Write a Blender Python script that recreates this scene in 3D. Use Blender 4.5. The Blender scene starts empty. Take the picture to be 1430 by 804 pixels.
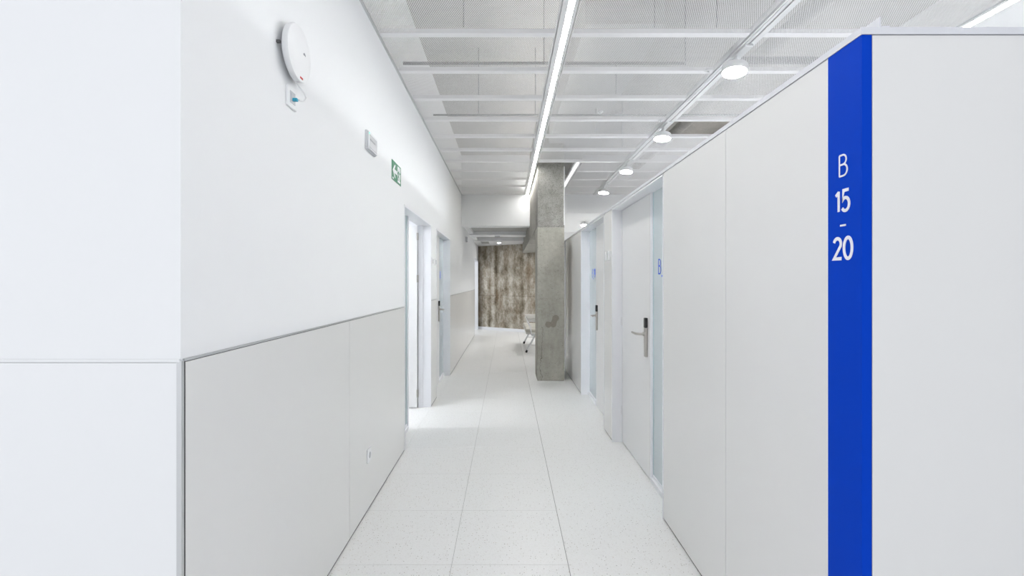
import bpy, bmesh, math, random
from mathutils import Vector

random.seed(7)
S = bpy.context.scene
COL = S.collection

# ------------------------------------------------------------------ camera, world, exposure
FPX, CX, CY, EYE = 687.0, 708.0, 393.5, 1.455      # focal in px, vanishing point, eye height
cam_d = bpy.data.cameras.new('camera')
cam_d.sensor_width = 36.0
cam_d.lens = FPX / 1430.0 * 36.0
cam_d.shift_x = (715.0 - CX) / 1430.0
cam_d.shift_y = (CY - 402.0) / 1430.0
cam_d.clip_start = 0.02
cam = bpy.data.objects.new('camera', cam_d)
COL.objects.link(cam)
cam.location = (0, 0, EYE)
cam.rotation_euler = (math.pi / 2, 0, 0)
S.camera = cam

W = bpy.data.worlds.new('world')
S.world = W
W.use_nodes = True
W.node_tree.nodes['Background'].inputs[0].default_value = (0.935, 0.955, 1.0, 1)
W.node_tree.nodes['Background'].inputs[1].default_value = 1.12

S.view_settings.view_transform = 'Standard'
S.view_settings.look = 'None'
S.view_settings.gamma = 1.0
S.view_settings.use_curve_mapping = False
S.view_settings.exposure = 0.12

LED_POWER = 43.0      # radiance of the linear lamps
SPOT_POWER = 120.0     # radiance of the disc lamps
ROOM_POWER = 34.0      # radiance of the added fill panels inside the side rooms

# ------------------------------------------------------------------ materials
def mat(name, col, rough=0.5, metal=0.0, spec=0.5, emit=None, estr=0.0):
    m = bpy.data.materials.new(name)
    m.use_nodes = True
    b = m.node_tree.nodes['Principled BSDF']
    b.inputs['Base Color'].default_value = (*col, 1)
    b.inputs['Roughness'].default_value = rough
    b.inputs['Metallic'].default_value = metal
    b.inputs['Specular IOR Level'].default_value = spec
    if emit:
        b.inputs['Emission Color'].default_value = (*emit, 1)
        b.inputs['Emission Strength'].default_value = estr
    return m

class NT:
    """small helper around a material's node tree"""
    def __init__(self, m):
        self.t = m.node_tree; self.n = self.t.nodes; self.b = self.n['Principled BSDF']
        self.co = self.n.new('ShaderNodeTexCoord').outputs['Object']
    def link(self, a, b): self.t.links.new(a, b)
    def mapping(self, scale, loc=(0, 0, 0)):
        k = self.n.new('ShaderNodeMapping')
        k.inputs['Scale'].default_value = scale; k.inputs['Location'].default_value = loc
        self.link(self.co, k.inputs[0]); return k.outputs[0]
    def noise(self, vec, scale, detail=4, rough=0.5):
        k = self.n.new('ShaderNodeTexNoise')
        k.inputs['Scale'].default_value = scale; k.inputs['Detail'].default_value = detail
        k.inputs['Roughness'].default_value = rough
        self.link(vec, k.inputs['Vector']); return k.outputs[0]
    def voro(self, vec, scale, feature='F1'):
        k = self.n.new('ShaderNodeTexVoronoi'); k.feature = feature
        k.inputs['Scale'].default_value = scale
        self.link(vec, k.inputs['Vector']); return k
    def ramp(self, fac, stops):
        k = self.n.new('ShaderNodeValToRGB'); e = k.color_ramp.elements
        while len(e) < len(stops): e.new(0.5)
        for q, (p, c) in enumerate(stops):
            e[q].position = p
            e[q].color = (c, c, c, 1) if not isinstance(c, tuple) else (*c, 1)
        self.link(fac, k.inputs[0]); return k.outputs[0]
    def math(self, op, a, b=None, clamp=False):
        k = self.n.new('ShaderNodeMath'); k.operation = op; k.use_clamp = clamp
        for q, v in enumerate((a, b)):
            if v is None: continue
            if isinstance(v, (int, float)): k.inputs[q].default_value = v
            else: self.link(v, k.inputs[q])
        return k.outputs[0]
    def mix(self, fac, a, b, mode='MIX'):
        k = self.n.new('ShaderNodeMix'); k.data_type = 'RGBA'; k.blend_type = mode
        for i, v in ((0, fac), (6, a), (7, b)):
            if isinstance(v, (int, float)): k.inputs[i].default_value = v
            elif isinstance(v, tuple): k.inputs[i].default_value = (*v, 1)
            else: self.link(v, k.inputs[i])
        return k.outputs[2]
    def bump(self, h, strength, dist=0.01):
        k = self.n.new('ShaderNodeBump')
        k.inputs['Strength'].default_value = strength; k.inputs['Distance'].default_value = dist
        self.link(h, k.inputs['Height']); self.link(k.outputs[0], self.b.inputs['Normal'])
    def color(self, c): self.link(c, self.b.inputs['Base Color'])

M = {}
M['plaster'] = mat('white_plaster', (0.86, 0.87, 0.88), 0.75, spec=0.25)
t = NT(M['plaster']); t.bump(t.noise(t.co, 60, 3), 0.04, 0.004)
M['laminate'] = mat('pale_laminate', (0.74, 0.74, 0.73), 0.30, spec=0.35)
t = NT(M['laminate']); t.color(t.mix(t.noise(t.co, 1.2, 2), (0.785, 0.785, 0.775), (0.80, 0.80, 0.79)))
M['laminate_white'] = mat('white_laminate', (0.85, 0.86, 0.87), 0.4, spec=0.3)
M['partition'] = mat('partition_laminate', (0.76, 0.76, 0.75), 0.22, spec=0.4)
t = NT(M['partition']); t.color(t.mix(t.noise(t.co, 1.5, 2), (0.78, 0.78, 0.772), (0.795, 0.795, 0.788)))
M['white'] = mat('white_lacquer', (0.84, 0.85, 0.88), 0.35, spec=0.4)
M['leaf'] = mat('white_door_leaf', (0.80, 0.80, 0.80), 0.35, spec=0.4)
M['white_metal'] = mat('white_powder_coat', (0.82, 0.83, 0.84), 0.4, spec=0.4)
M['mesh'] = mat('white_expanded_metal', (0.88, 0.88, 0.89), 0.5, spec=0.3)
M['cap'] = mat('satin_pale_cap', (0.74, 0.75, 0.79), 0.3, 0.2)
M['alu'] = mat('brushed_aluminium', (0.62, 0.63, 0.64), 0.35, 0.7)
M['steel'] = mat('satin_nickel', (0.47, 0.45, 0.42), 0.33, 0.9)
M['black'] = mat('black_plastic', (0.012, 0.012, 0.013), 0.25)
M['dark'] = mat('dark_joint', (0.05, 0.05, 0.05), 0.9, spec=0.1)
M['joint'] = mat('grey_joint', (0.33, 0.33, 0.32), 0.8, spec=0.1)
M['blue'] = mat('cobalt_blue_lacquer', (0.0, 0.050, 0.52), 0.6, spec=0.06)
M['blue_ink'] = mat('blue_vinyl', (0.01, 0.09, 0.62), 0.5)
M['ink_white'] = mat('white_vinyl', (0.88, 0.88, 0.92), 0.5)
M['green'] = mat('green_sign', (0.02, 0.20, 0.10), 0.45)
M['cyan'] = mat('cyan_plug', (0.02, 0.35, 0.50), 0.4)
M['red'] = mat('red_print', (0.6, 0.03, 0.03), 0.5)
M['grey_ink'] = mat('grey_print', (0.30, 0.31, 0.33), 0.5)
M['grey_plastic'] = mat('grey_plastic', (0.50, 0.51, 0.54), 0.4)
M['pale_plastic'] = mat('pale_translucent_plastic', (0.66, 0.67, 0.70), 0.25)
M['frost'] = mat('frosted_plastic', (0.74, 0.75, 0.78), 0.3)
M['white_plastic'] = mat('white_plastic', (0.82, 0.83, 0.84), 0.35)
M['green_led'] = mat('green_indicator', (0.1, 0.8, 0.4), 0.4, emit=(0.1, 1.0, 0.45), estr=1.2)
M['seat'] = mat('offwhite_seat', (0.72, 0.71, 0.68), 0.5)
M['cushion'] = mat('beige_pad', (0.56, 0.54, 0.48), 0.8)
M['grey_panel'] = mat('grey_metal_ceiling', (0.42, 0.42, 0.41), 0.45, 0.3)
M['slab_dark'] = mat('pipe_grey', (0.10, 0.10, 0.10), 0.5)
M['brass'] = mat('track_slot', (0.20, 0.17, 0.14), 0.5, 0.3)
M['room_white'] = mat('room_white', (0.86, 0.87, 0.89), 0.7)
M['led'] = mat('led_diffuser', (0.9, 0.9, 0.9), 0.5, emit=(1.0, 0.985, 0.96), estr=LED_POWER)
M['led_dim'] = mat('led_diffuser_dim', (0.85, 0.85, 0.85), 0.4, emit=(1.0, 0.99, 0.97), estr=2.2)
M['added_uplight'] = mat('added_uplight_emitter', (0.9, 0.9, 0.9), 0.5, emit=(1.0, 0.985, 0.96), estr=LED_POWER * 0.75)
M['spot'] = mat('disc_lamp_diffuser', (0.9, 0.9, 0.9), 0.5, emit=(1.0, 0.99, 0.97), estr=SPOT_POWER)
M['cabin_fill'] = mat('cabin_fill_emitter', (0.9, 0.9, 0.9), 0.5, emit=(0.95, 0.98, 1.0), estr=80.0)
M['spot_far'] = mat('far_lamp_diffuser', (0.9, 0.9, 0.9), 0.5, emit=(1.0, 0.99, 0.97), estr=SPOT_POWER * 2.6)
M['room_fill'] = mat('room_fill_emitter', (0.9, 0.9, 0.9), 0.5, emit=(0.95, 0.975, 1.0), estr=ROOM_POWER)

# glass: thin tinted pane
g = bpy.data.materials.new('pale_glass'); g.use_nodes = True
nt = g.node_tree; nt.nodes.clear()
o = nt.nodes.new('ShaderNodeOutputMaterial'); mx = nt.nodes.new('ShaderNodeMixShader')
mx2 = nt.nodes.new('ShaderNodeMixShader')
tr = nt.nodes.new('ShaderNodeBsdfTransparent'); tr.inputs[0].default_value = (0.94, 0.985, 0.99, 1)
gl = nt.nodes.new('ShaderNodeBsdfGlossy'); gl.inputs['Roughness'].default_value = 0.08
d1 = nt.nodes.new('ShaderNodeBsdfTranslucent'); d1.inputs[0].default_value = (0.88, 0.94, 0.97, 1)
d2 = nt.nodes.new('ShaderNodeBsdfDiffuse'); d2.inputs[0].default_value = (0.86, 0.92, 0.94, 1)
df = nt.nodes.new('ShaderNodeMixShader'); df.inputs[0].default_value = 0.6
nt.links.new(d1.outputs[0], df.inputs[1]); nt.links.new(d2.outputs[0], df.inputs[2])
fr = nt.nodes.new('ShaderNodeFresnel'); fr.inputs[0].default_value = 1.25
mx2.inputs[0].default_value = 0.7
nt.links.new(tr.outputs[0], mx2.inputs[1]); nt.links.new(df.outputs[0], mx2.inputs[2])
nt.links.new(fr.outputs[0], mx.inputs[0]); nt.links.new(mx2.outputs[0], mx.inputs[1])
nt.links.new(gl.outputs[0], mx.inputs[2]); nt.links.new(mx.outputs[0], o.inputs[0])
M['glass'] = g
M['glass_edge'] = mat('green_glass_edge', (0.34, 0.58, 0.60), 0.2)

# terrazzo floor
m = M['floor'] = mat('terrazzo_floor', (0.82, 0.82, 0.81), 0.34, spec=0.4)
t = NT(m)
v = t.voro(t.co, 80)
chip = t.math('LESS_THAN', v.outputs['Distance'], 0.215)
sel = t.n.new('ShaderNodeSeparateColor'); t.link(v.outputs['Color'], sel.inputs[0])
chip = t.math('MULTIPLY', chip, t.math('GREATER_THAN', sel.outputs[0], 0.70))
ccol = t.ramp(sel.outputs[1], [(0.0, (0.16, 0.15, 0.14)), (0.5, (0.34, 0.29, 0.24)), (0.8, (0.50, 0.47, 0.43)), (1.0, (0.45, 0.33, 0.22))])
v2 = t.voro(t.co, 190)
sel2 = t.n.new('ShaderNodeSeparateColor'); t.link(v2.outputs['Color'], sel2.inputs[0])
base = t.mix(t.math('MULTIPLY', t.math('GREATER_THAN', sel2.outputs[0], 0.8), 0.35), (0.83, 0.835, 0.83), (0.70, 0.69, 0.67))
base = t.mix(t.math('MULTIPLY', t.noise(t.co, 2.0, 2), 0.25), base, (0.86, 0.85, 0.835))
t.color(t.mix(t.math('MULTIPLY', chip, 0.75), base, ccol))

# concrete of the column and beam
def concrete(name, lo, hi, stain=False, rough_top=False):
    m = mat(name, hi, 0.85, spec=0.2); t = NT(m)
    n1 = t.noise(t.co, 2.6, 6, 0.62); n2 = t.noise(t.co, 22, 5, 0.65)
    f = t.math('ADD', t.math('MULTIPLY', n1, 0.65), t.math('MULTIPLY', n2, 0.35))
    c = t.mix(t.ramp(f, [(0.34, 0.0), (0.64, 1.0)]), lo, hi)
    v = t.voro(t.co, 46); sc = t.n.new('ShaderNodeSeparateColor'); t.link(v.outputs['Color'], sc.inputs[0])
    pore = t.math('MULTIPLY', t.math('LESS_THAN', v.outputs['Distance'], 0.20), t.math('GREATER_THAN', sc.outputs[0], 0.80))
    c = t.mix(t.math('MULTIPLY', pore, 0.7), c, tuple(x * 0.35 for x in lo))
    if rough_top:
        sp = t.noise(t.co, 75, 3, 0.7)
        c = t.mix(t.ramp(sp, [(0.52, 0.0), (0.66, 0.65)]), c, tuple(x * 0.45 for x in lo))
    if stain:
        sx = t.n.new('ShaderNodeSeparateXYZ'); t.link(t.co, sx.inputs[0])
        X, Z = sx.outputs[0], sx.outputs[2]
        wob = t.math('MULTIPLY', t.math('SUBTRACT', t.noise(t.co, 14, 3), 0.5), 0.9)
        tot = None
        for (cx, cz, rx, rz) in stain:
            d = t.math('ADD', t.math('POWER', t.math('DIVIDE', t.math('SUBTRACT', X, cx), rx), 2.0),
                       t.math('POWER', t.math('DIVIDE', t.math('SUBTRACT', Z, cz), rz), 2.0))
            k = t.math('LESS_THAN', t.math('ADD', d, wob), 1.0)
            tot = k if tot is None else t.math('MAXIMUM', tot, k)
        c = t.mix(t.math('MULTIPLY', tot, 0.62), c, (0.17, 0.15, 0.12))
        # hairline crack running up beside the left arris
        w2 = t.math('MULTIPLY', t.math('SUBTRACT', t.noise(t.mapping((1, 1, 1)), 5.5, 5, 0.65), 0.5), 0.22)
        line = t.math('ABSOLUTE', t.math('SUBTRACT', t.math('ADD', X, w2), -0.145))
        cr = t.math('MULTIPLY', t.math('LESS_THAN', line, 0.0035), t.math('LESS_THAN', Z, 0.80))
        c = t.mix(t.math('MULTIPLY', cr, 0.75), c, (0.10, 0.09, 0.08))
    t.color(c)
    t.bump(t.math('ADD', n2, t.math('MULTIPLY', pore, -0.6)), 0.35 if rough_top else 0.2, 0.01)
    return m

COLX0, COLX1, COLY0, COLY1 = 0.4457, 0.845, 7.24, 7.78
ccx = (COLX0 + COLX1) / 2
M['col'] = concrete('cast_concrete', (0.30, 0.29, 0.25), (0.46, 0.45, 0.40),
                    stain=[(0.714 - ccx, .925, .050, .048), (0.700 - ccx, .885, .040, .050), (0.682 - ccx, .838, .045, .055), (0.650 - ccx, .835, .03, .022), (0.611 - ccx, .830, .046, .046)])
M['col_top'] = concrete('rough_concrete', (0.21, 0.205, 0.19), (0.36, 0.355, 0.33), rough_top=True)
M['beam'] = concrete('beam_concrete', (0.28, 0.27, 0.245), (0.42, 0.41, 0.37))
M['slab'] = concrete('slab_concrete', (0.36, 0.35, 0.335), (0.50, 0.485, 0.46))

# stained board-marked wall at the far end
m = M['old'] = mat('stained_board_marked_concrete', (0.3, 0.27, 0.22), 0.9, spec=0.15)
t = NT(m)
vs = t.mapping((2.4, 2.4, 1.5)); big = t.noise(vs, 1.5, 7, 0.68)
fine = t.noise(t.mapping((7, 7, 5)), 2.6, 7, 0.75)
board = t.noise(t.mapping((5.5, 5.5, 0.05)), 1.0, 0, 0.5)
f = t.math('ADD', t.math('ADD', t.math('MULTIPLY', big, 0.5), t.math('MULTIPLY', fine, 0.3)), t.math('MULTIPLY', board, 0.28))
c = t.ramp(f, [(0.39, (0.07, 0.056, 0.04)), (0.48, (0.20, 0.17, 0.125)), (0.56, (0.37, 0.33, 0.27)), (0.67, (0.62, 0.59, 0.53))])
rust = t.noise(t.mapping((2.2, 2.2, 0.8), (4, 1, 2)), 1.6, 4, 0.6)
c = t.mix(t.ramp(rust, [(0.52, 0.0), (0.72, 0.55)]), c, (0.20, 0.13, 0.075))
sz = t.n.new('ShaderNodeSeparateXYZ'); t.link(t.co, sz.inputs[0])
lift = t.math('LESS_THAN', t.math('ABSOLUTE', t.math('SUBTRACT', sz.outputs[2], 1.04)), 0.008)
c = t.mix(t.math('MULTIPLY', lift, 0.3), c, (0.05, 0.04, 0.03))
t.color(c); t.bump(f, 0.5, 0.03)

# ------------------------------------------------------------------ geometry helpers
class B:
    """collects verts and faces in world coordinates"""
    def __init__(self): self.v = []; self.f = []; self.mi = []; self.sm = []; self.cur = 0
    def add(self, vs, fs, smooth=False):
        k = len(self.v); self.v += [tuple(p) for p in vs]
        for f in fs:
            self.f.append(tuple(i + k for i in f)); self.mi.append(self.cur); self.sm.append(smooth)
        return self
    def box(self, x0, x1, y0, y1, z0, z1):
        x0, x1 = min(x0, x1), max(x0, x1); y0, y1 = min(y0, y1), max(y0, y1); z0, z1 = min(z0, z1), max(z0, z1)
        vs = [(x, y, z) for z in (z0, z1) for y in (y0, y1) for x in (x0, x1)]
        return self.add(vs, [(0, 2, 3, 1), (4, 5, 7, 6), (0, 1, 5, 4), (2, 6, 7, 3), (0, 4, 6, 2), (1, 3, 7, 5)])
    def prism(self, pts, d):
        """extrude polygon (3d pts) by vector d"""
        n = len(pts); d = Vector(d)
        vs = [Vector(p) for p in pts] + [Vector(p) + d for p in pts]
        fs = [tuple(range(n))[::-1], tuple(range(n, 2 * n))] + [(i, (i + 1) % n, n + (i + 1) % n, n + i) for i in range(n)]
        return self.add(vs, fs)
    def tube(self, pts, r, seg=10, cap=True):
        pts = [Vector(p) for p in pts]; n = len(pts)
        rr = r if isinstance(r, (list, tuple)) else [r] * n
        vs = []; up = None
        for i, p in enumerate(pts):
            d = (pts[min(i + 1, n - 1)] - pts[max(i - 1, 0)]).normalized()
            if up is None:
                up = Vector((0, 0, 1)) if abs(d.z) < 0.9 else Vector((1, 0, 0))
            u = d.cross(up).normalized(); w = u.cross(d).normalized(); up = w
            for k in range(seg):
                a = 2 * math.pi * k / seg
                vs.append(p + (u * math.cos(a) + w * math.sin(a)) * rr[i])
        fs = [(i * seg + k, i * seg + (k + 1) % seg, (i + 1) * seg + (k + 1) % seg, (i + 1) * seg + k)
              for i in range(n - 1) for k in range(seg)]
        self.add(vs, fs, True)
        if cap:
            self.add(vs[:seg], [tuple(range(seg))[::-1]]); self.add(vs[-seg:], [tuple(range(seg))])
        return self
    def lathe(self, org, axis, prof, seg=40):
        """prof: list of (distance along axis, radius)"""
        org = Vector(org); ax = Vector(axis).normalized()
        u = ax.cross(Vector((0, 0, 1)) if abs(ax.z) < 0.9 else Vector((1, 0, 0))).normalized(); w = ax.cross(u)
        vs = []; n = len(prof)
        for (h, r) in prof:
            for k in range(seg):
                a = 2 * math.pi * k / seg
                vs.append(org + ax * h + (u * math.cos(a) + w * math.sin(a)) * r)
        fs = [(i * seg + k, i * seg + (k + 1) % seg, (i + 1) * seg + (k + 1) % seg, (i + 1) * seg + k)
              for i in range(n - 1) for k in range(seg)]
        self.add(vs, fs, True)
        if prof[0][1] > 1e-5: self.add(vs[:seg], [tuple(range(seg))[::-1]])
        if prof[-1][1] > 1e-5: self.add(vs[-seg:], [tuple(range(seg))])
        return self

ORG = {}
def finish(o, label=None, cat=None, group=None, kind=None):
    if label: o['label'] = label
    if cat: o['category'] = cat
    if group: o['group'] = group
    if kind: o['kind'] = kind
    return o

def empty(name, loc, label=None, cat=None, group=None, kind=None):
    o = bpy.data.objects.new(name, None); o.empty_display_size = 0.05
    COL.objects.link(o); o.location = loc; ORG[o] = Vector(loc)
    return finish(o, label, cat, group, kind)

def obj(name, b, mt, parent=None, label=None, cat=None, group=None, kind=None, bevel=0.0, org=None):
    vs = [Vector(p) for p in b.v]
    if org is None:
        xs = [p.x for p in vs]; ys = [p.y for p in vs]; zs = [p.z for p in vs]
        org = Vector(((min(xs) + max(xs)) / 2, (min(ys) + max(ys)) / 2, min(zs)))
    org = Vector(org)
    me = bpy.data.meshes.new(name)
    me.from_pydata([p - org for p in vs], [], b.f)
    mts = mt if isinstance(mt, (list, tuple)) else [mt]
    for q in mts: me.materials.append(M[q])
    for i, p in enumerate(me.polygons):
        p.material_index = b.mi[i]; p.use_smooth = b.sm[i]
    bm = bmesh.new(); bm.from_mesh(me)
    bmesh.ops.remove_doubles(bm, verts=bm.verts, dist=1e-6)
    bmesh.ops.recalc_face_normals(bm, faces=bm.faces)
    bm.to_mesh(me); bm.free()
    if any(b.sm): me.set_sharp_from_angle(angle=math.radians(38))
    o = bpy.data.objects.new(name, me); COL.objects.link(o)
    ORG[o] = org
    if parent is not None:
        o.parent = parent; o.location = org - ORG[parent]
    else:
        o.location = org
    if bevel:
        md = o.modifiers.new('bevel', 'BEVEL'); md.width = bevel; md.segments = 2; md.limit_method = 'ANGLE'
    return finish(o, label, cat, group, kind)

def dup(o, delta, label=None):
    """copy a thing and the parts and sub-parts under it, moved by delta"""
    r = o.copy(); COL.objects.link(r); r.location = o.location + Vector(delta)
    ORG[r] = ORG[o] + Vector(delta)
    if label: r['label'] = label
    for ch in list(o.children):
        c = ch.copy(); COL.objects.link(c); c.parent = r
        for gch in list(ch.children):
            d = gch.copy(); COL.objects.link(d); d.parent = c
    return r

# lettering as flat strokes ------------------------------------------------
def arc(cx, cy, rx, ry, a0, a1, n=14):
    return [(cx + rx * math.cos(math.radians(a0 + (a1 - a0) * i / n)), cy + ry * math.sin(math.radians(a0 + (a1 - a0) * i / n))) for i in range(n + 1)]
GLY = {
 'B': (0.56, [[(0, 0), (0, 1)], [(0, 1)] + arc(.24, .77, .24, .23, 90, -90) + [(0, .54)], [(0, .54)] + arc(.28, .27, .27, .27, 90, -90) + [(0, 0)]]),
 '1': (0.26, [[(.0, .80), (.22, .97)], [(.22, 0), (.22, 1)]]),
 '5': (0.56, [[(.50, 1), (.14, 1), (.09, .55)] + arc(.27, .32, .27, .32, 130, -145)]),
 '2': (0.58, [arc(.28, .73, .25, .26, 165, -25) + [(.03, .02), (.57, .02)]]),
 '0': (0.60, [arc(.30, .5, .27, .49, 0, 360, 28)]),
 '9': (0.58, [arc(.29, .68, .26, .31, 0, 360, 24), arc(.29, .52, .26, .50, 0, -75) + [(.22, .02)]]),
 '8': (0.58, [arc(.29, .75, .21, .24, 0, 360, 22), arc(.29, .27, .27, .27, 0, 360, 24)]),
 '_': (0.44, [[(0, -.16), (.42, -.16)]]),
 '-': (0.40, [[(0, .5), (.40, .5)]]),
}
def stroke(b, pl, w, f):
    """ribbon of width w along pl; f maps (u, v, layer) to a 3d point"""
    n = len(pl); closed = (Vector(pl[0]) - Vector(pl[-1])).length < 1e-4
    L = []; R = []
    for i, p in enumerate(pl):
        a = pl[i - 1] if i > 0 else (pl[-2] if closed else None)
        c = pl[i + 1] if i < n - 1 else (pl[1] if closed else None)
        p = Vector(p); t0 = (p - Vector(a)).normalized() if a is not None else None
        t1 = (Vector(c) - p).normalized() if c is not None else None
        tt = ((t0 or t1) + (t1 or t0))
        if tt.length < 1e-3: tt = t1 or t0
        tt = tt.normalized(); ref = t1 or t0
        nn = Vector((-tt.y, tt.x)); k = max(0.5, abs(nn.dot(Vector((-ref.y, ref.x)))))
        L.append(p + nn * w / 2 / k); R.append(p - nn * w / 2 / k)
    vs = [f(q.x, q.y, 0) for q in L] + [f(q.x, q.y, 0) for q in R] + [f(q.x, q.y, 1) for q in L] + [f(q.x, q.y, 1) for q in R]
    fs = []
    for i in range(n - 1):
        fs += [(2 * n + i, 2 * n + i + 1, 3 * n + i + 1, 3 * n + i), (i, n + i, n + i + 1, i + 1),
               (i, i + 1, 2 * n + i + 1, 2 * n + i), (n + i, 3 * n + i, 3 * n + i + 1, n + i + 1)]
    fs += [(0, 2 * n, 3 * n, n), (n - 1, 2 * n - 1, 4 * n - 1, 3 * n - 1)]
    b.add(vs, fs)
def lettering(text, side, x, ystart, z, h, w, gap=0.16, th=0.0008):
    """text on a wall whose normal is -side*x; side +1 right wall (reads towards the camera), -1 left"""
    b = B(); u0 = 0.0; ns = 0
    for ch in text:
        if ch == ' ': u0 += 0.3; continue
        ww, pls = GLY[ch]
        for pl in pls:
            ns += 1
            stroke(b, pl, w, lambda u, v, k: (x - side * (th + .0002 * ns) * k - side * .00003 * ns, ystart - side * (u0 + u) * h, z + v * h))
        u0 += ww + gap
    return b
def text_width(text, gap=0.16): return sum(GLY[c][0] + gap for c in text) - gap

# ------------------------------------------------------------------ the shell
XL, XR, XREC = -0.8847, 0.958, 0.089       # left wall face, right partition face, depth of door recesses
ZC, ZSLAB = 3.16, 3.93
YL0, YR0, YEND, YBEAM = 1.336, 1.3275, 16.2, 9.60
XWR = 3.80                                  # inner face of the far right wall
DH = 2.118                                  # height of the openings

# floor: dark bed with slabs laid on it
fl = obj('floor', B().box(-4.2, XWR + .2, -3.5, YEND, -0.14, -0.004), 'joint', label='pale speckled terrazzo floor of the corridor', kind='structure', cat='floor')
XA, XB = -0.2850, 0.3155
rows = [2.533 + 0.6 * k for k in range(-2, 21)]
tile = None
for (xa, xb, gl_, gr_) in ((XL, XA, 0.0, 0.0012), (XA, XB, 0.0012, 0.002)):
    tile = None
    for y in rows:
        if tile is None:
            tile = obj('floor_tile', B().box(xa + gl_, xb - gr_, y + .0010, y + .5990, -0.03, 0), 'floor', fl)
            base_y = y
        else:
            c = tile.copy(); COL.objects.link(c); c.location = tile.location + Vector((0, y - base_y, 0))
obj('floor_strip', B().box(XB + .002, XR + .3, 1.35, 12.0, -0.03, 0), 'floor', fl)
obj('floor_strip', B().box(XR + .301, XWR + .2, 1.35, 12.0, -0.03, 0), 'floor', fl)
obj('floor_strip', B().box(-4.2, XWR + .2, -3.5, rows[0] - .0007, -0.03, 0), 'floor', fl)
obj('floor_strip', B().box(XB + .002, XWR + .2, 12.002, YEND, -0.03, 0), 'floor', fl)
obj('floor_strip', B().box(-4.2, XL - .0012, rows[0], YEND, -0.03, 0), 'floor', fl)

# left wall with three door openings
LD = [(4.25, 5.735), (6.20, 7.66), (13.50, 15.02)]
PX = XL - 0.004            # plaster face, set back behind the panels
b = B(); tk = XL - 0.15
spans = [(YL0 + .004, LD[0][0]), (LD[0][1], LD[1][0]), (LD[1][1], LD[2][0]), (LD[2][1], YEND)]
for (a, c) in spans: b.box(tk, PX, a, c, 0, ZSLAB)
for (a, c) in LD: b.box(tk, PX, a, c, DH, ZSLAB)
b.box(-4.2, tk, YL0 + .004, YL0 + .15, 0, ZSLAB)      # return facing the camera
wl = obj('wall_left', b, 'plaster', label='white plaster wall on the left with grey panelled dado', cat='wall', kind='structure')
ZW = 1.243
def dado(a, c, joints):
    ys = [a] + joints + [c]
    for i in range(len(ys) - 1):
        obj('dado_panel', B().box(PX + .0002, XL, ys[i] + .002, ys[i + 1] - .002, 0.010, ZW - .008), 'laminate', wl)
    obj('dado_joint', B().box(PX + .0001, PX + .0006, a, c, 0, ZW - .006), 'dark', wl)
dado(YL0 + .016, LD[0][0] - .001, [2.763])
dado(LD[0][1], LD[1][0], [])
dado(LD[1][1], LD[2][0], [8.55, 9.75, 10.95, 12.15])
for (a, c) in ((YL0 + .012, LD[0][0]), (LD[0][1], LD[1][0]), (LD[1][1], LD[2][0])):
    obj('dado_trim', B().box(PX, XL + .0015, a, c, ZW - .0055, ZW + .002), 'alu', wl)
# dado of the return wall, facing the camera
obj('dado_panel', B().box(-4.2, XL - .013, YL0, YL0 + .0038, 0.010, ZW - .008), 'laminate_white', wl)
obj('dado_trim', B().box(-4.2, XL - .004, YL0 - .0015, YL0 + .004, ZW - .006, ZW + .002), 'white_metal', wl)
obj('corner_profile', B().box(XL - .012, XL + .0015, YL0 - .0015, YL0 + .010, 0, ZW - .002), 'alu', wl)
obj('corner_joint', B().box(XL - .003, XL + .0005, YL0 + .010, YL0 + .016, 0, ZW - .006), 'dark', wl)

# far right wall, end walls and slab over the ceiling void
wr = obj('wall_right', B().box(XWR, XWR + .15, YR0 - 2.0, YEND, 0, ZSLAB), 'plaster', label='white wall above and behind the partition on the right', cat='wall', kind='structure')
slab = B().box(-4.2, XWR + .2, 0.2, YEND, ZSLAB, ZSLAB + .2)
sl = obj('ceiling_slab', slab, 'slab', label='raw concrete slab seen through the mesh ceiling', cat='ceiling', kind='structure')

obj('wall_light_block', B().box(2.0, 2.15, -3.5, YR0 - .02, 0, ZSLAB), 'plaster', label='unseen white wall added right of the camera to hold back light', cat='wall', kind='structure')  # invented wall, dims the world light reaching the front right panel

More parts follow.
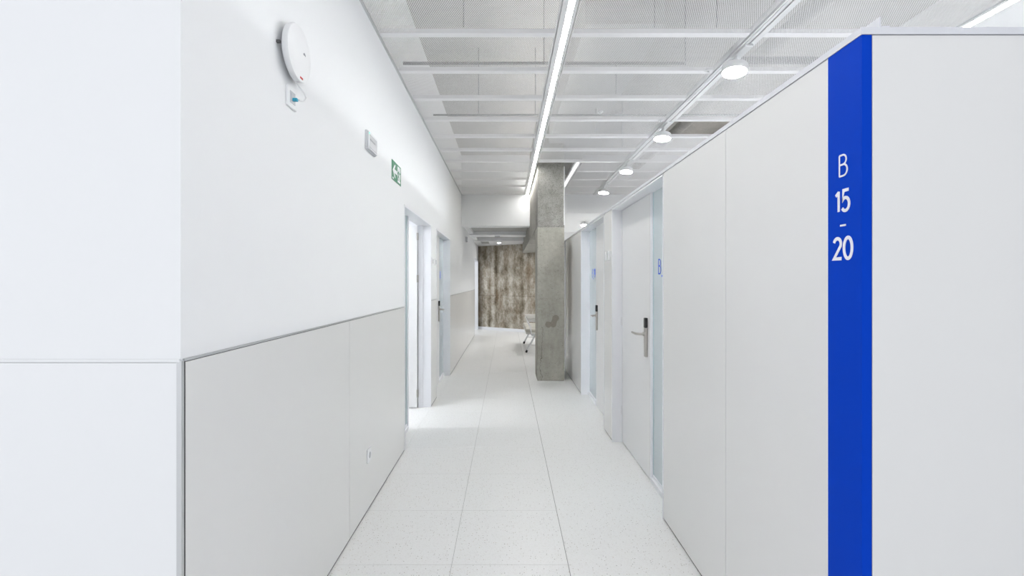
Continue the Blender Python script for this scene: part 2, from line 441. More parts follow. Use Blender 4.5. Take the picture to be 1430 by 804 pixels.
# ------------------------------------------------------------------ doors
def door(n, side, y0, y1, leaf_near, number, label, opened=False, plain=False):
    xw = XR if side > 0 else -XL
    xr = xw + XREC
    sx = lambda x: side * x
    root = empty('door_%d' % n, (sx(xr), (y0 + y1) / 2, 0), label, 'door', 'numbered cabin doors', 'structure')
    def bx(x0, x1, a, c, z0, z1, b=None):
        return (b or B()).box(sx(x0), sx(x1), a, c, z0, z1)
    e = 0.0015
    # the two jamb boards and the soffit line the recess
    for (a, c) in ((y0, y0 + .018), (y1 - .018, y1)):
        obj('jamb', bx(xw - e, xr + .06, a, c, 0, DH), 'white', root)
    obj('soffit', bx(xw - e, xr + .06, y0, y1, DH - .012, DH + .006 if side < 0 else DH), 'white', root)
    a, c = y0 + .018, y1 - .018
    gw = 0.61 if opened else 0.57
    if leaf_near: l0, l1, g0, g1 = a, c - gw, c - gw, c
    else: l0, l1, g0, g1 = a + gw, c, a, a + gw
    mull = (l1 - .005, l1 + .022) if leaf_near else (l0 - .022, l0 + .005)
    obj('mullion', bx(xr + .002, xr + .055, mull[0], mull[1], 0, DH - .012), 'white', root)
    if leaf_near: g0 = mull[1]; l1 = mull[0]
    else: g1 = mull[0]; l0 = mull[1]
    sill = obj('glazing_sill', bx(xr - .004, xr + .05, g0, g1, 0, .035), 'white', root)
    obj('glazing_bead', bx(xr + .012, xr + .05, g0, g1, .035, .055), 'white', root)
    pane = obj('glass_pane', bx(xr + .018, xr + .026, g0 + .006, g1 - .006, .055, DH - .014), 'glass', root)
    obj('pane_edge', bx(xr + .017, xr + .027, g0 + .0005 if not (side > 0 and not leaf_near) else g1 - .006, g0 + .006 if not (side > 0 and not leaf_near) else g1 - .0005, .055, DH - .014), 'glass_edge', pane)
    if side < 0 and not leaf_near:
        obj('pane_edge', bx(xr + .017, xr + .027, g1 - .006, g1 - .0005, .055, DH - .014), 'glass_edge', pane)
    if number:
        h = .100; wB = GLY['B'][0] * h
        if side > 0: ys = 3.458 if not leaf_near else 6.155
        else: ys = g0 + .07
        xt = sx(xr + .0178)
        obj('letter', lettering('B', side, xt, ys, 1.512, h, .09), 'blue_ink', pane)
        obj('underscore', lettering('_', side, xt, ys - side * (wB + .012), 1.512, h, .12), 'blue_ink', pane)
        obj('number', lettering(number, side, xt, ys - side * (wB + .072), 1.512, h, .17), 'blue_ink', pane)
    # leaf, closed or swung into the room
    th = .042
    if not opened:
        leaf = obj('leaf', bx(xr + .001, xr + th, l0 + .003, l1 - .003, .008, DH - .016), 'leaf', root)
        yh = (l1 - .075) if leaf_near else (l0 + .075)
        dirn = -1 if leaf_near else 1               # towards the hinges
        hy = l0 if leaf_near else l1
        # lock plate with card reader and lever
        obj('lock_plate', bx(xr - .020, xr + .001, yh - .019, yh + .019, .895, 1.112), 'steel', leaf, bevel=.004)
        obj('card_reader', bx(xr - .022, xr + .001, yh - .0195, yh + .0195, 1.112, 1.187), 'black', leaf, bevel=.005)
        P = [(xr - .018, yh), (xr - .062, yh), (xr - .076, yh + dirn * .012), (xr - .080, yh + dirn * .030), (xr - .078, yh + dirn * .135)]
        obj('lever', B().tube([(sx(px), py, 1.066) for px, py in P], [.010, .009, .009, .009, .0075], 10), 'steel', leaf)
        obj('lever_rose', B().lathe((sx(xr - .019), yh, 1.066), (-side, 0, 0), [(0, .016), (.012, .016), (.014, .012)], 18), 'steel', leaf)
        for z in (.25, 1.06, 1.85):
            obj('hinge', B().tube([(sx(xr - .003), hy - dirn * .001, z), (sx(xr - .003), hy - dirn * .001, z + .08)], .006, 8), 'white_metal', root)
    else:
        yl = c - .012
        leaf = obj('leaf', bx(xr + .062, xr + .062 + (l1 - l0), yl - th, yl, .010, DH - .018), 'leaf', root)
        obj('stop', bx(xr + .004, xr + .055, c - .014, c, 0, DH - .012), 'white', root)
        for z in (.13, 1.45, 1.935):
            hb = bx(xr + .046, xr + .062, yl - th - .003, yl - th + .004, z, z + .085)
            hb.tube([(sx(xr + .060), yl - th - .003, z - .002), (sx(xr + .060), yl - th - .003, z + .087)], .007, 8)
            obj('hinge', hb, 'steel', root)
    return root

door(1, -1, LD[0][0], LD[0][1], False, '', 'white room door on the left standing open beside its glass strip', opened=True)
door(2, -1, LD[1][0], LD[1][1], True, '8', 'closed white door on the left, beyond the open one')
RD = [(3.01, 4.49), (4.85, 6.36), (8.03, 9.45)]
door(4, 1, RD[0][0], RD[0][1], False, '20', 'nearest closed white door on the right, marked B_20, with nickel lever')
door(5, 1, RD[1][0], RD[1][1], True, '19', 'second white door on the right, marked B_19, past the narrow pier')
# far left doorway and the last recess of the partition
def opening(n, side, y0, y1, label, leaf=True):
    xw = XR if side > 0 else -XL
    r = empty('door_%d' % n, (side * (xw + .05), (y0 + y1) / 2, 0), label, 'door', None, 'structure')
    for (a, c) in ((y0, y0 + .03), (y1 - .03, y1)):
        obj('jamb', B().box(side * (xw - .002), side * (xw + .15), a, c, 0, DH), 'white', r)
    obj('soffit', B().box(side * (xw - .002), side * (xw + .15), y0, y1, DH - .02, DH), 'white', r)
    if leaf: obj('leaf', B().box(side * (xw + .10), side * (xw + .14), y0 + .032, y1 - .032, .008, DH - .022), 'leaf', r)
opening(3, -1, LD[2][0], LD[2][1], 'bright open doorway at the far end of the left wall beside the stained wall', False)
opening(6, 1, RD[2][0], RD[2][1], 'white door on the right mostly hidden behind the concrete column')

# ------------------------------------------------------------------ right partition
ZP = 2.122
b = B(); bx0, bx1 = XR + .012, XR + .15
for (a, c) in ((YR0 + .012, RD[0][0]), (RD[0][1], RD[1][0]), (RD[1][1], RD[2][0]), (RD[2][1], 9.58)):
    b.box(bx0, bx1, a, c, 0, ZP)
b.box(bx1, XWR, YR0 + .012, YR0 + .09, 0, ZP)           # front return
for y in (4.67, 7.19): b.box(bx1, XWR, y - .04, y + .04, 0, ZP)   # cabin dividers
b.box(bx1, XWR, 9.50, 9.58, 0, ZP)
wp = obj('wall_partition', b, 'white', label='free-standing pale laminate cabin partition along the right side', cat='partition', kind='structure')
PP = [(YR0 + .1425, 2.154), (2.157, RD[0][0]), (RD[0][1], RD[1][0]), (RD[1][1], RD[2][0]), (RD[2][1], 9.58)]
for (a, c) in PP:
    obj('wall_panel', B().box(XR, bx0 - .0002, a, c, .012, ZP - .002), 'partition', wp)
obj('wall_panel', B().box(XR + .028, XWR, YR0, YR0 + .0118, .012, ZP - .002), 'partition', wp)
for (a, c) in ((YR0 + .02, RD[0][0]), (RD[0][1], RD[1][0]), (RD[1][1], RD[2][0])):
    obj('plinth', B().box(XR + .005, bx0, a, c, 0, .012), 'dark', wp)
# satin cap profile
obj('cap_profile', B().box(XR - .003, XR + .075, YR0 - .003, 9.58, ZP, ZP + .019), 'cap', wp)
obj('cap_profile', B().box(XR + .075, XWR, YR0 - .003, YR0 + .09, ZP, ZP + .019), 'cap', wp)
obj('cap_fin', B().prism([(1.008, YR0 + .004, ZP + .019), (1.008, YR0 + .004, ZP + .050), (1.008, 9.5, ZP + .050), (1.008, 9.5, ZP + .019)], (.004, 0, 0)), 'cap', wp)
obj('cap_clip', B().box(1.012, 1.034, YR0 + .002, YR0 + .006, ZP + .019, ZP + .025), 'cap', wp)

for (y, lab) in ((3.1, 'unseen fill lamp added inside the first cabin behind the partition'), (5.9, 'unseen fill lamp added inside the second cabin behind the partition')):  # unseen lamps added so the glass strips look bright
    r = empty('added_cabin_lamp', (XWR, y, 1.85), lab, 'light', 'added fill lamps inside the cabins')
    obj('body', B().box(XWR - .05, XWR, y - .75, y + .75, 1.84, 1.96), 'white_metal', r, bevel=.006)
    obj('diffuser', B().box(XWR - .056, XWR - .0505, y - .73, y + .73, 1.86, 1.94), 'cabin_fill', r)
    obj('fill_shield', B().box(XWR - .30, XWR, y - .78, y + .78, 1.962, 1.974), 'white_metal', r)  # added shield keeping the fill light off the ceiling strip

# blue corner sign wrapping the partition's edge
sg = empty('corner_sign', (XR, YR0, 0), 'tall cobalt blue corner sign reading B 15 - 20 on the partition edge', 'sign')
obj('side_face', B().box(XR - .001, XR + .0118, YR0 + .0006, YR0 + .139, .006, ZP - .001), 'blue', sg)
obj('front_face', B().box(XR - .001, XR + .0255, YR0 - .001, YR0 + .0004, .006, ZP - .001), 'blue', sg)
obj('edge_strip', B().box(XR - .0005, XR + .0115, YR0 + .1392, YR0 + .1422, .006, ZP - .001), 'white_metal', sg)
xt = XR - .0012
def sign_line(name, text, yc, z, h, w, gap=.10):
    wd = text_width(text, gap) * h
    obj(name, lettering(text, 1, xt, yc + wd / 2, z, h, w, gap), 'ink_white', sg)
sign_line('letter', 'B', 1.3985, 1.757, .0595, .085)
sign_line('number', '15', 1.4020, 1.6565, .058, .155, .17)
sign_line('dash', '-', 1.4000, 1.5860, .060, .085)
sign_line('number', '20', 1.4010, 1.5205, .060, .165, .14)

# ------------------------------------------------------------------ side rooms on the left
rm = B()
rm.box(-3.6, -3.5, 4.0, 8.4, 0, 2.62); rm.box(-3.5, tk, 4.0, 4.1, 0, 2.62)
rm.box(-3.5, tk, 5.90, 5.98, 0, 2.62); rm.box(-3.5, tk, 8.3, 8.4, 0, 2.62); rm.box(-3.5, tk, 4.0, 8.4, 2.62, 2.70)
rm.box(-3.6, -3.5, 12.9, YEND, 0, 2.62); rm.box(-3.5, tk, 12.9, 13.0, 0, 2.62); rm.box(-3.5, tk, YEND - .1, YEND, 0, 2.62); rm.box(-3.5, tk, 12.9, YEND, 2.62, 2.70)
obj('wall_side_rooms', rm, 'room_white', label='bright white rooms behind the doors on the left', cat='room', kind='structure')
for (y, w) in ((4.85, 'unseen fill panel added in the room behind the open left door'), (7.1, 'unseen fill panel added in the room behind the closed left door'), (14.3, 'unseen fill panel added in the room behind the farthest left doorway')):  # unseen panels added to brighten the side rooms and doorways
    r = empty('added_room_light', (-2.2, y, 2.58), w, 'light', 'added fill panels in the side rooms')
    obj('frame', B().box(-2.5, -1.9, y - .3, y + .3, 2.59, 2.62), 'white_metal', r)
    obj('diffuser', B().box(-2.47, -1.93, y - .27, y + .27, 2.584, 2.59), 'room_fill', r)

# ------------------------------------------------------------------ ceiling: expanded-metal panels, bars
ce = empty('ceiling', (0, 5, ZC), 'white expanded-metal mesh ceiling in rectangular panels', 'ceiling', None, 'structure')
def mesh_panel_data(wx, wy):
    p, q = .0134, .0260; w, h = .0038, -.0008
    nx = int(wx / (p / 2)); ny = int(round(wy / (q / 2)))
    vs = []; fs = []
    for k in range(nx):
        base = len(vs)
        for j in range(ny + 1):
            x = (k + (1 if (k + j) % 2 else 0)) * p / 2; y = j * wy / ny
            x = min(max(x, w / 2), wx - w / 2)
            vs += [(x - w / 2, y, 0), (x + w / 2, y, h)]
        for j in range(ny):
            i = base + 2 * j; fs.append((i, i + 1, i + 3, i + 2))
    # folded rim
    r = .006; hh = .022
    for (x0, x1, y0, y1) in ((0, r, 0, wy), (wx - r, wx, 0, wy), (r, wx - r, 0, r), (r, wx - r, wy - r, wy)):
        i = len(vs)
        vs += [(x, y, z) for z in (0, hh) for y in (y0, y1) for x in (x0, x1)]
        fs += [tuple(i + a for a in f) for f in ((0, 2, 3, 1), (4, 5, 7, 6), (0, 1, 5, 4), (2, 6, 7, 3), (0, 4, 6, 2), (1, 3, 7, 5))]
    me = bpy.data.meshes.new('mesh_panel'); me.from_pydata(vs, [], fs); me.materials.append(M['mesh']); me.update()
    return me
BARS = [3.40 + .6 * k for k in range(-4, 11)]
cols = [(XL + .006, .334), (.446, 1.672), (1.778, 3.00)]
datas = {}
for ci, (xa, xb) in enumerate(cols):
    for yb in BARS[:-1] + [9.4]:
        wy = .198 if yb > 9.35 else .598
        x0, x1 = xa, xb
        if ci == 2 and abs(yb - 5.20) < .01: continue            # the panel that was taken down
        if ci == 1 and yb > 6.95: x0 = 1.075                      # cut around the column
        key = (round(x1 - x0, 3), wy)
        if key not in datas: datas[key] = mesh_panel_data(*key)
        o = bpy.data.objects.new('mesh_panel', datas[key]); COL.objects.link(o)
        o.parent = ce; o.location = Vector((x0, yb + .001, ZC)) - ORG[ce]
bar = {}
for ci, (xa, xb) in enumerate(cols):
    for yb in BARS + [9.58]:
        x0 = 1.075 if (ci == 1 and yb > 7.05) else xa
        key = (x0, xb)
        if key not in bar:
            bar[key] = (obj('cross_bar', B().box(x0, xb, yb - .029, yb + .029, ZC - .001, ZC + .03), 'mesh', ce), yb)
        else:
            s, yy = bar[key]; c = s.copy(); COL.objects.link(c); c.location = s.location + Vector((0, yb - yy, 0))
# grey edge angle along the left wall
obj('edge_angle', B().box(PX, XL + .010, 1.2, YBEAM, ZC - .012, ZC - .001), 'alu', ce)
obj('plaster_strip', B().box(3.12, XWR, 0.6, YBEAM, ZC - .004, ZC + .03), 'plaster', ce)
# services in the void
for (y, z, xa, xb, r) in ((4.03, 3.245, -.85, 1.45, .013), (5.35, 3.27, -.80, 3.0, .010), (4.1, 3.30, 1.9, 3.05, .03)):
    obj('conduit', B().tube([(xa, y, z), (xb, y, z)], r, 10), 'slab_dark', ce)
obj('conduit', B().tube([(2.35, 1.2, 3.55), (2.35, 9.0, 3.55)], .07, 14), 'slab', ce)
rod = None
for (x, y) in ((.30, 2.8), (.30, 4.0), (.30, 5.2), (1.02, 3.4), (1.02, 4.6), (1.45, 3.4), (1.45, 4.0), (1.05, 5.8), (1.5, 6.4), (-.3, 3.4), (-.3, 5.2)):
    if rod is None:
        rod = obj('hanger_rod', B().tube([(x, y, ZC + .055), (x, y, ZSLAB)], .005, 6), 'slab_dark', ce); rp = (x, y)
    else:
        c = rod.copy(); COL.objects.link(c); c.location = rod.location + Vector((x - rp[0], y - rp[1], 0))
obj('supply_duct', B().box(.62, 1.25, 3.9, 9.4, 3.50, 3.85), 'grey_panel', ce)

# linear lamps in the joints between the panel rows
def linear(name, x, w, ya, yb, label, lit, fl0, fl1):
    r = empty(name, (x, (ya + yb) / 2, ZC), label, 'light', 'linear ceiling lights')
    obj('profile', B().box(x - w / 2 - fl0, x - w / 2, ya, yb, ZC - .006, ZC + .05).box(x + w / 2, x + w / 2 + fl1, ya, yb, ZC - .006, ZC + .05).box(x - w / 2, x + w / 2, ya, yb, ZC + .04, ZC + .05), 'white_metal', r)
    obj('diffuser', B().box(x - w / 2, x + w / 2, ya + .002, yb - .002, ZC - .003, ZC + .004), 'led' if lit else 'led_dim', r)
    if lit: obj('added_uplight', B().box(x - w / 2, x + (w / 2 if x < 1 else -w / 4), ya + .002, yb - .002, ZC + .051, ZC + .055), 'added_uplight', r)  # unseen upward strip, added to brighten the ceiling void
    return r
linear('linear_light', .3955, .037, 0.6, YBEAM - .002, 'long glowing light line above the corridor floor, left of the column', True, .036, .022)
linear('linear_light', 1.012, .040, 7.03, YBEAM - .002, 'short dim light line just right of the concrete column', False, .025, .025)
linear('linear_light', 3.065, .052, 0.6, YBEAM - .002, 'bright light line at far right above the blue-edged partition', True, .026, .026)

# track with disc lamps
XT = 1.725
tr_ = empty('lighting_track', (XT, 5, ZC), 'white lighting track running above the right partition', 'track')
b = B(); zt = ZC - .012
for (x0, x1) in ((-.046, -.034), (-.028, -.006), (.006, .046)): b.box(XT + x0, XT + x1, 0.8, YBEAM - .004, zt, ZC + .05)
b.box(XT - .046, XT + .046, 0.8, YBEAM - .004, ZC + .03, ZC + .05)
obj('rail', b, 'white_metal', tr_)
obj('groove', B().box(XT - .006, XT + .006, .8, YBEAM - .004, zt + .010, zt + .014), 'brass', tr_)
obj('groove', B().box(XT - .034, XT - .028, .8, YBEAM - .004, zt + .006, zt + .010), 'grey_plastic', tr_)
first = None
spots = [(3.66, 'largest, nearest disc lamp on the white track'), (5.36, 'second disc lamp along the track, beside the missing ceiling panel'),
         (6.98, 'third disc lamp along the white track'), (8.62, 'fourth disc lamp on the track, just short of the white beam')]
for (y, lab) in spots:
    if first is None:
        r = empty('disc_spotlight', (XT - .03, y, 3.00), lab, 'spotlight', 'disc lamps on the track')
        ax = Vector((-.10, -.12, -1)).normalized()
        org = Vector((XT - .03, y, 3.065))
        obj('adapter', B().box(XT - .03, XT + .03, y - .16, y + .05, zt - .016, zt), 'white_metal', r, bevel=.004)
        obj('stem', B().tube([(XT - .02, y, zt - .012), org + ax * .004], .012, 12), 'white_metal', r)
        hs = obj('housing', B().lathe(org, ax, [(0, .082), (.004, .089), (.052, .092), (.056, .090), (.056, .085), (.050, .085)], 40), 'white_metal', r)
        obj('diffuser', B().lathe(org + ax * .051, ax, [(0, .085), (.004, .083), (.006, .05), (.0065, .0)], 40), 'spot', r)
        first = r; y0 = y
    else:
        dup(first, (0, y - y0, 0), lab)

# white button sprinklers on the mesh
first = None
for (px, py, lab) in ((989, 99.5, 'white button sprinkler left of the nearest disc lamp'), (838, 157, 'white button sprinkler in the middle of the mesh ceiling'), (922.8, 168.8, 'white button sprinkler just left of the track near the second lamp')):
    Y = (ZC - .01 - EYE) * FPX / (CY - py); X = (px - CX) / FPX * Y
    if first is None:
        r = empty('sprinkler', (X, Y, ZC - .015), lab, 'sprinkler', 'button sprinklers in the mesh')
        obj('rose', B().lathe((X, Y, ZC), (0, 0, -1), [(0, .030), (.006, .030), (.010, .024)], 20), 'white_plastic', r)
        obj('head', B().lathe((X, Y, ZC - .010), (0, 0, -1), [(0, .010), (.010, .008), (.012, .014), (.014, .014)], 14), 'white_plastic', r)
        first = r; o0 = (X, Y)
    else: dup(first, (X - o0[0], Y - o0[1], 0), lab)

# ------------------------------------------------------------------ beams and far part
bw = obj('wall_bulkhead', B().box(XL - .02, COLX0, YBEAM, YBEAM + .30, 2.545, ZSLAB).box(COLX1, XWR, YBEAM, YBEAM + .30, 2.80, ZSLAB), 'plaster', label='white bulkhead closing the mesh ceiling beyond the column', cat='bulkhead', kind='structure')
cb = obj('concrete_beam', B().box(COLX0 + .004, COLX1 - .012, COLY1 - .02, 14.6, 2.29, ZSLAB), 'beam', label='raw concrete beam running back from the column to the stained wall', cat='beam', kind='structure')
b = B(); b.box(COLX0, COLX1, COLY0, COLY1, 0, 2.262)
col = obj('concrete_column', b, 'col', label='square raw concrete column standing in the corridor', cat='column', kind='structure', bevel=.008)
obj('rough_shaft', B().box(COLX0 + .008, COLX1 - .008, COLY0 + .010, COLY1 - .03, 2.262, ZSLAB), 'col_top', col)
# broken lip of the render coat
b = B(); n = 26
for i in range(n):
    xa = COLX0 + (COLX1 - COLX0) * i / n; xb = COLX0 + (COLX1 - COLX0) * (i + 1) / n
    h0 = .006 + .022 * random.random(); d = .004 + .008 * random.random()
    b.box(xa, xb, COLY0 + .001, COLY0 + .010 + d * .1, 2.255, 2.262 + h0)
obj('broken_lip', b, 'col_top', col)
obj('corner_bead', B().box(COLX1 - .008, COLX1 + .006, COLY0 + .012, COLY0 + .020, 2.28, ZC), 'white_metal', col)

# slanting stained end wall
p0 = Vector((XL - .05, 15.22, 0)); p1 = Vector((1.05, 13.82, 0)); nrm = Vector((p1.y - p0.y, -(p1.x - p0.x), 0)).normalized()
if nrm.y < 0: nrm = -nrm
obj('wall_end', B().prism([p0, p1, p1 + Vector((0, 0, 2.75)), p0 + Vector((0, 0, 2.75))], nrm * .15), 'old', label='dark stained board-marked concrete wall at the corridor end', cat='wall', kind='structure')
q0 = p0 - nrm * .02; q1 = p1 - nrm * .02
obj('baseboard_end', B().prism([q0, q1, q1 + Vector((0, 0, .085)), q0 + Vector((0, 0, .085))], nrm * .019), 'white', label='white skirting at the foot of the stained wall', cat='skirting', kind='structure')
obj('wall_far_right', B().box(1.05, XWR, 13.4, 13.5, 0, 2.80), 'plaster', label='white wall far behind the column on the right', cat='wall', kind='structure')
# lower ceiling beyond the bulkhead
cl = obj('ceiling_far', B().box(XL - .02, COLX0 + .004, YBEAM + .30, 15.6, 2.66, 2.70), 'grey_panel', label='lower grey metal slat ceiling at the corridor end', cat='ceiling', kind='structure')
y = YBEAM + .32; s0 = None
while y < 13.1:
    if not (11.45 < y < 12.05):
        if s0 is None: s0 = (obj('slat', B().box(XL - .01, COLX0, y, y + .085, 2.632, 2.66), 'grey_panel', cl), y)
        else:
            c = s0[0].copy(); COL.objects.link(c); c.location = s0[0].location + Vector((0, y - s0[1], 0))
    y += .10
for (a, c) in ((11.50, 12.05), (13.20, 15.6)):
    obj('white_band', B().box(XL - .01, COLX0, a, c, 2.552, 2.66), 'white_metal', cl)
obj('edge_band', B().box(XL - .01, XL + .10, YBEAM + .30, 13.2, 2.58, 2.66), 'white_metal', cl)
obj('ceiling_far_right', B().box(COLX1, XWR, YBEAM + .30, 13.6, 2.80, 2.86), 'plaster', label='lower white ceiling beyond the bulkhead, right of the column', cat='ceiling', kind='structure')
r = empty('downlight', (-.22, 13.75, 2.55), 'small round downlight before the stained end wall', 'light')
obj('ring', B().lathe((-.22, 13.75, 2.5515), (0, 0, -1), [(0, .075), (.008, .07), (.008, .058), (.002, .058)], 24), 'white_metal', r)
obj('diffuser', B().lathe((-.22, 13.75, 2.5495), (0, 0, -1), [(0, .057), (.002, .0)], 24), 'spot', r)
r = empty('smoke_detector', (-.23, 11.75, 2.53), 'small grey detector on the white band of the far ceiling', 'detector')
obj('base', B().box(-.29, -.17, 11.66, 11.80, 2.530, 2.5515), 'grey_plastic', r)
obj('lens', B().box(-.165, -.13, 11.66, 11.72, 2.535, 2.5515), 'white_plastic', r)
r = empty('ceiling_grille', (-.62, 13.9, 2.545), 'small dark grille in the far white ceiling', 'grille')
obj('frame', B().box(-.72, -.50, 13.4, 14.1, 2.545, 2.5515), 'grey_panel', r)
for k in range(6): obj('slat', B().box(-.71, -.51, 13.44 + k * .11, 13.49 + k * .11, 2.541, 2.545), 'grey_panel', r)
# disc lamp under the lower ceiling on the right
r = empty('ceiling_spotlight', (1.74, 11.0, 2.70), 'farthest small lamp, above the partition behind the column', 'spotlight', 'lamps of the far bay')
obj('stem', B().tube([(1.74, 11.0, 2.80), (1.74, 11.0, 2.755)], .012, 10), 'grey_plastic', r)
obj('housing', B().lathe((1.74, 11.0, 2.765), (-.1, -.12, -1), [(0, .085), (.05, .092), (.05, .085)], 28), 'white_metal', r)
obj('diffuser', B().lathe((1.74 - .005, 11.0 - .006, 2.714), (-.1, -.12, -1), [(0, .085), (.003, .0)], 28), 'spot_far', r)

far = r  # the two copies are unseen, added to brighten the far bay
dup(far, (0.9, 1.2, 0), 'unseen fill lamp added in the far bay by the white wall')
dup(far, (-0.55, 1.5, 0), 'unseen fill lamp added in the far bay over the bench')
# ------------------------------------------------------------------ things on the left wall
# wireless access point: shallow white disc on a clip
YA, ZA = 2.005, 2.386
ap = empty('access_point', (XL, YA, ZA - .115), 'round white wireless access point high on the left wall', 'access point')
obj('bracket', B().lathe((PX, YA, ZA), (1, 0, 0), [(0, .07), (.020, .07)], 30), 'grey_plastic', ap)
sh = obj('shell', B().lathe((PX + .018, YA, ZA), (1, 0, 0), [(0, .104), (.003, .110), (.020, .113), (.026, .110), (.029, .100), (.032, .06), (.033, 0)], 64), 'white_plastic', ap)
obj('clip', B().box(PX, PX + .014, YA - .112, YA - .10, ZA - .008, ZA + .002), 'slab_dark', ap)
b = B()
for k in range(8):
    a = math.radians(20 + k * 20); r0, r1 = .003, .013
    u = Vector((0, math.cos(a), math.sin(a))); w = Vector((0, -math.sin(a), math.cos(a)))
    c0 = Vector((PX + .0512, YA + .030, ZA + .002))
    b.prism([c0 + u * r0, c0 + u * (r0 + .006) + w * .0022, c0 + u * r1, c0 + u * (r0 + .006) - w * .0022], (.0006, 0, 0))
obj('emblem', b, 'grey_ink', sh)
b = B()
for k in range(4): b.box(PX + .0465, PX + .0485, YA - .004 + k * .007, YA + .001 + k * .007, ZA - .101, ZA - .094)
obj('print', b, 'red', sh)
obj('cable', B().tube([(PX + .02, YA + .012, ZA - .105), (PX + .026, YA + .035, ZA - .122), (PX + .040, YA + .055, ZA - .140), (PX + .046, YA + .060, ZA - .160), (PX + .044, YA + .045, ZA - .178), (PX + .040, YA + .030, ZA - .184), (PX + .0345, YA + .014, ZA - .185)], .0032, 8), 'white_plastic', ap)

def plate(name, y, z, w, h, label, cat, th=.009, parts=None, group=None, x=None):
    x = XL if x is None else x
    r = empty(name, (x, y, z - h / 2), label, cat, group)
    obj('cover', B().box(x, x + th, y - w / 2, y + w / 2, z - h / 2, z + h / 2), 'white_plastic', r, bevel=.002)
    return r
dk = plate('data_socket', 2.018, 2.209, .088, .083, 'white data socket with cyan plug under the access point', 'socket', x=PX)
obj('insert', B().box(PX + .009, PX + .0105, 2.018 - .024, 2.018 + .024, 2.209 - .024, 2.209 + .024), 'pale_plastic', dk)
obj('port', B().box(PX + .0105, PX + .012, 2.018 - .018, 2.018 + .004, 2.209 - .016, 2.209 + .016), 'grey_plastic', dk)
obj('plug', B().box(PX + .011, PX + .030, 2.018 - .008, 2.018 + .006, 2.209 - .014, 2.209 - .002), 'cyan', dk, bevel=.001)
# power socket low on the dado
ps = plate('power_socket', 3.14, .352, .082, .085, 'white power socket low on the grey dado panel', 'socket')
obj('well', B().lathe((XL + .0091, 3.14, .352), (1, 0, 0), [(0, .020), (.0012, .020), (.0012, .017), (.0004, .017), (.0004, 0)], 22), 'pale_plastic', ps)
obj('pin_hole', B().box(XL + .0095, XL + .0102, 3.132, 3.148, .346, .358), 'grey_plastic', ps)
# switches between the two left doors
for k, (y, lab) in enumerate(((5.84, 'white switch plate between the left doors, nearer the open door'), (6.09, 'white switch plate between the left doors, nearer the closed door'))):
    r = plate('switch_plate', y, 1.70, .082, .085, lab, 'switch', group='switch plates between the left doors', x=PX)
    obj('rocker', B().box(PX + .009, PX + .012, y - .025, y + .025, 1.675, 1.725), 'pale_plastic', r)
for (y, lab) in ((4.585, 'white switch plate on the right pier, nearer the camera and first door'), (4.74, 'white switch plate on the right pier, at its far edge')):
    r = empty('switch_plate', (XR, y, 1.66), lab, 'switch', 'pair of switch plates on the right pier')
    obj('cover', B().box(XR - .008, XR, y - .041, y + .041, 1.66, 1.745), 'white_plastic', r, bevel=.002)
    obj('rocker', B().box(XR - .010, XR - .008, y - .025, y + .025, 1.678, 1.727), 'white_plastic', r)

# emergency light: clear box with a frame
y0, y1, z0, z1 = 3.075, 3.285, 2.288, 2.408
em = empty('emergency_light', (PX, (y0 + y1) / 2, z0), 'flat pale emergency light box on the left wall beside the green sign', 'light')
obj('back_box', B().box(PX, PX + .014, y0, y1, z0, z1), 'pale_plastic', em, bevel=.003)
obj('cover', B().box(PX + .014, PX + .024, y0 + .006, y1 - .004, z0 + .005, z1 - .005), 'frost', em, bevel=.003)
obj('lens', B().box(PX + .024, PX + .026, y0 + .022, y1 - .02, z0 + .016, z1 - .022), 'pale_plastic', em)
obj('tube', B().box(PX + .026, PX + .028, y0 + .03, y1 - .065, z0 + .062, z0 + .070), 'grey_ink', em)
obj('indicator', B().box(PX + .024, PX + .0265, y0 + .010, y0 + .019, z1 - .022, z1 - .013), 'green_led', em)
em2 = empty('emergency_light', (PX, 10.6, 2.32), 'small box light high on the far left wall near the lower ceiling', 'light')
obj('back_box', B().box(PX, PX + .03, 10.5, 10.72, 2.32, 2.42), 'pale_plastic', em2)
obj('lens', B().box(PX + .03, PX + .034, 10.53, 10.69, 2.335, 2.405), 'grey_plastic', em2)

# exit sign
ya, yb, za, zb = 3.79, 4.105, 2.251, 2.402
ex = empty('exit_sign', (PX, (ya + yb) / 2, za), 'green exit sign with white arrow and running figure on the left wall', 'sign')
obj('board', B().box(PX, PX + .004, ya, yb, za, zb), 'green', ex)
fx = PX + .0042
def flat(name, pts, mt): return obj(name, B().prism([(fx, ya + u * (yb - ya), za + v * (zb - za)) for u, v in pts], (.0006, 0, 0)), mt, ex)
b = B()
AR = [(.06, .50), (.27, .84), (.36, .84), (.25, .60), (.54, .60), (.54, .40), (.25, .40), (.36, .16), (.27, .16)]
flat('arrow', AR, 'ink_white')
flat('doorway', [(.60, .08), (.90, .08), (.90, .92), (.60, .92)], 'ink_white')
fx = PX + .005
fig = B()
def lim(pts, w):
    stroke(fig, pts, w, lambda u, v, k: (fx + .0005 * k, ya + u * (yb - ya), za + v * (zb - za)))
lim([(.74, .74), (.72, .45)], .085); lim([(.72, .45), (.64, .33), (.66, .16)], .05); lim([(.72, .45), (.80, .30), (.87, .20)], .05)
lim([(.74, .68), (.64, .60), (.63, .50)], .04); lim([(.74, .68), (.84, .58), (.88, .64)], .04)
fig.lathe((fx, ya + .75 * (yb - ya), za + .82 * (zb - za)), (1, 0, 0), [(0, .0095), (.0005, .0095)], 14)
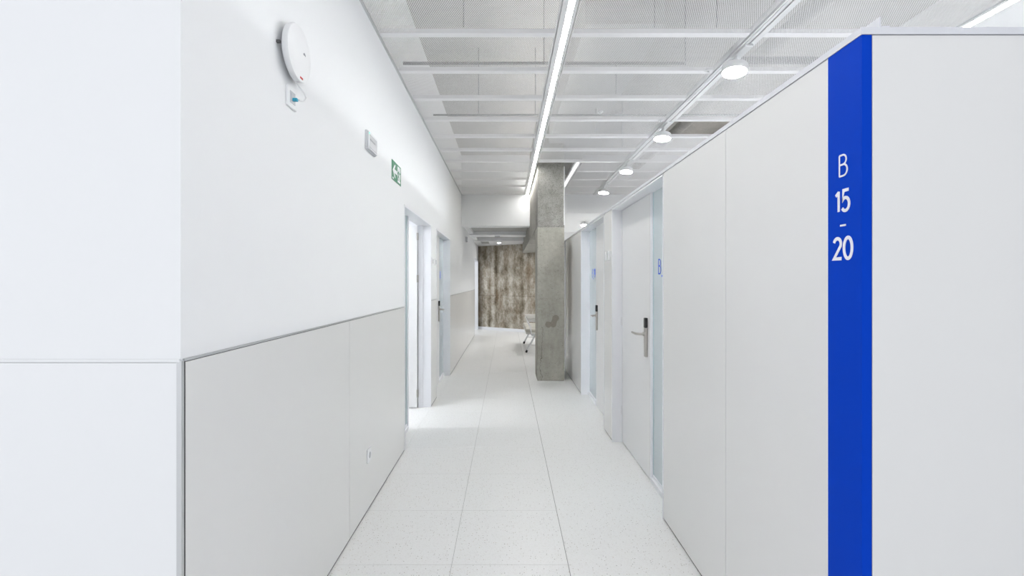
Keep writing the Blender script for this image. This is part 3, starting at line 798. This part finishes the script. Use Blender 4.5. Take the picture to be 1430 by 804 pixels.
obj('running_figure', fig, 'green', ex)
fx = PX + .0042
flat('serial_mark', [(.04, .03), (.14, .03), (.14, .13), (.04, .13)], 'ink_white')

# ------------------------------------------------------------------ waiting bench behind the column
bn = empty('waiting_bench', (.62, 10.85, 0), 'pale waiting bench with grey splayed legs, half hidden by the column', 'bench')
obj('beam_rail', B().box(.50, .56, 10.02, 11.72, .352, .385), 'white_metal', bn)
for y in (10.12, 11.58):
    lg = obj('leg', B().tube([(.405, y, .035), (.60, y, .395)], .019, 10), 'alu', bn)
    obj('foot', B().tube([(.395, y, .004), (.405, y, .035), (.416, y, .052)], [.022, .023, .022], 10), 'black', lg)
    lg = obj('leg', B().tube([(.80, y, .035), (.66, y, .395)], .019, 10), 'alu', bn)
    obj('foot', B().tube([(.808, y, .004), (.80, y, .035), (.793, y, .052)], [.022, .023, .022], 10), 'black', lg)
    obj('leg_tie', B().tube([(.47, y, .155), (.755, y, .155)], .008, 8), 'alu', bn)
for k in range(3):
    ya_ = 10.04 + k * .56; yb_ = ya_ + .53
    obj('seat', B().prism([(.40, ya_, .385), (.38, ya_, .405), (.39, ya_, .425), (.82, ya_, .405), (.82, ya_, .385)], (0, yb_ - ya_, 0)), 'seat', bn, bevel=.006)
    obj('pad', B().prism([(.385, ya_ + .02, .427), (.375, ya_ + .02, .452), (.39, ya_ + .02, .495), (.80, ya_ + .02, .470), (.81, ya_ + .02, .407)], (0, yb_ - ya_ - .04, 0)), 'cushion', bn, bevel=.02)
    obj('backrest', B().prism([(.80, ya_, .44), (.84, ya_, .44), (.92, ya_, .86), (.885, ya_, .86)], (0, yb_ - ya_, 0)), 'seat', bn, bevel=.01)
for k in range(4):
    y = 10.03 + k * .56 - (.0 if k else .01)
    ar = obj('armrest', B().tube([(.50, y, .385), (.475, y, .55), (.44, y, .63), (.455, y, .655), (.88, y, .655)], .011, 8), 'white_metal', bn)
    obj('arm_pad', B().box(.435, .80, y - .028, y + .028, .655, .690), 'seat', ar, bevel=.008)
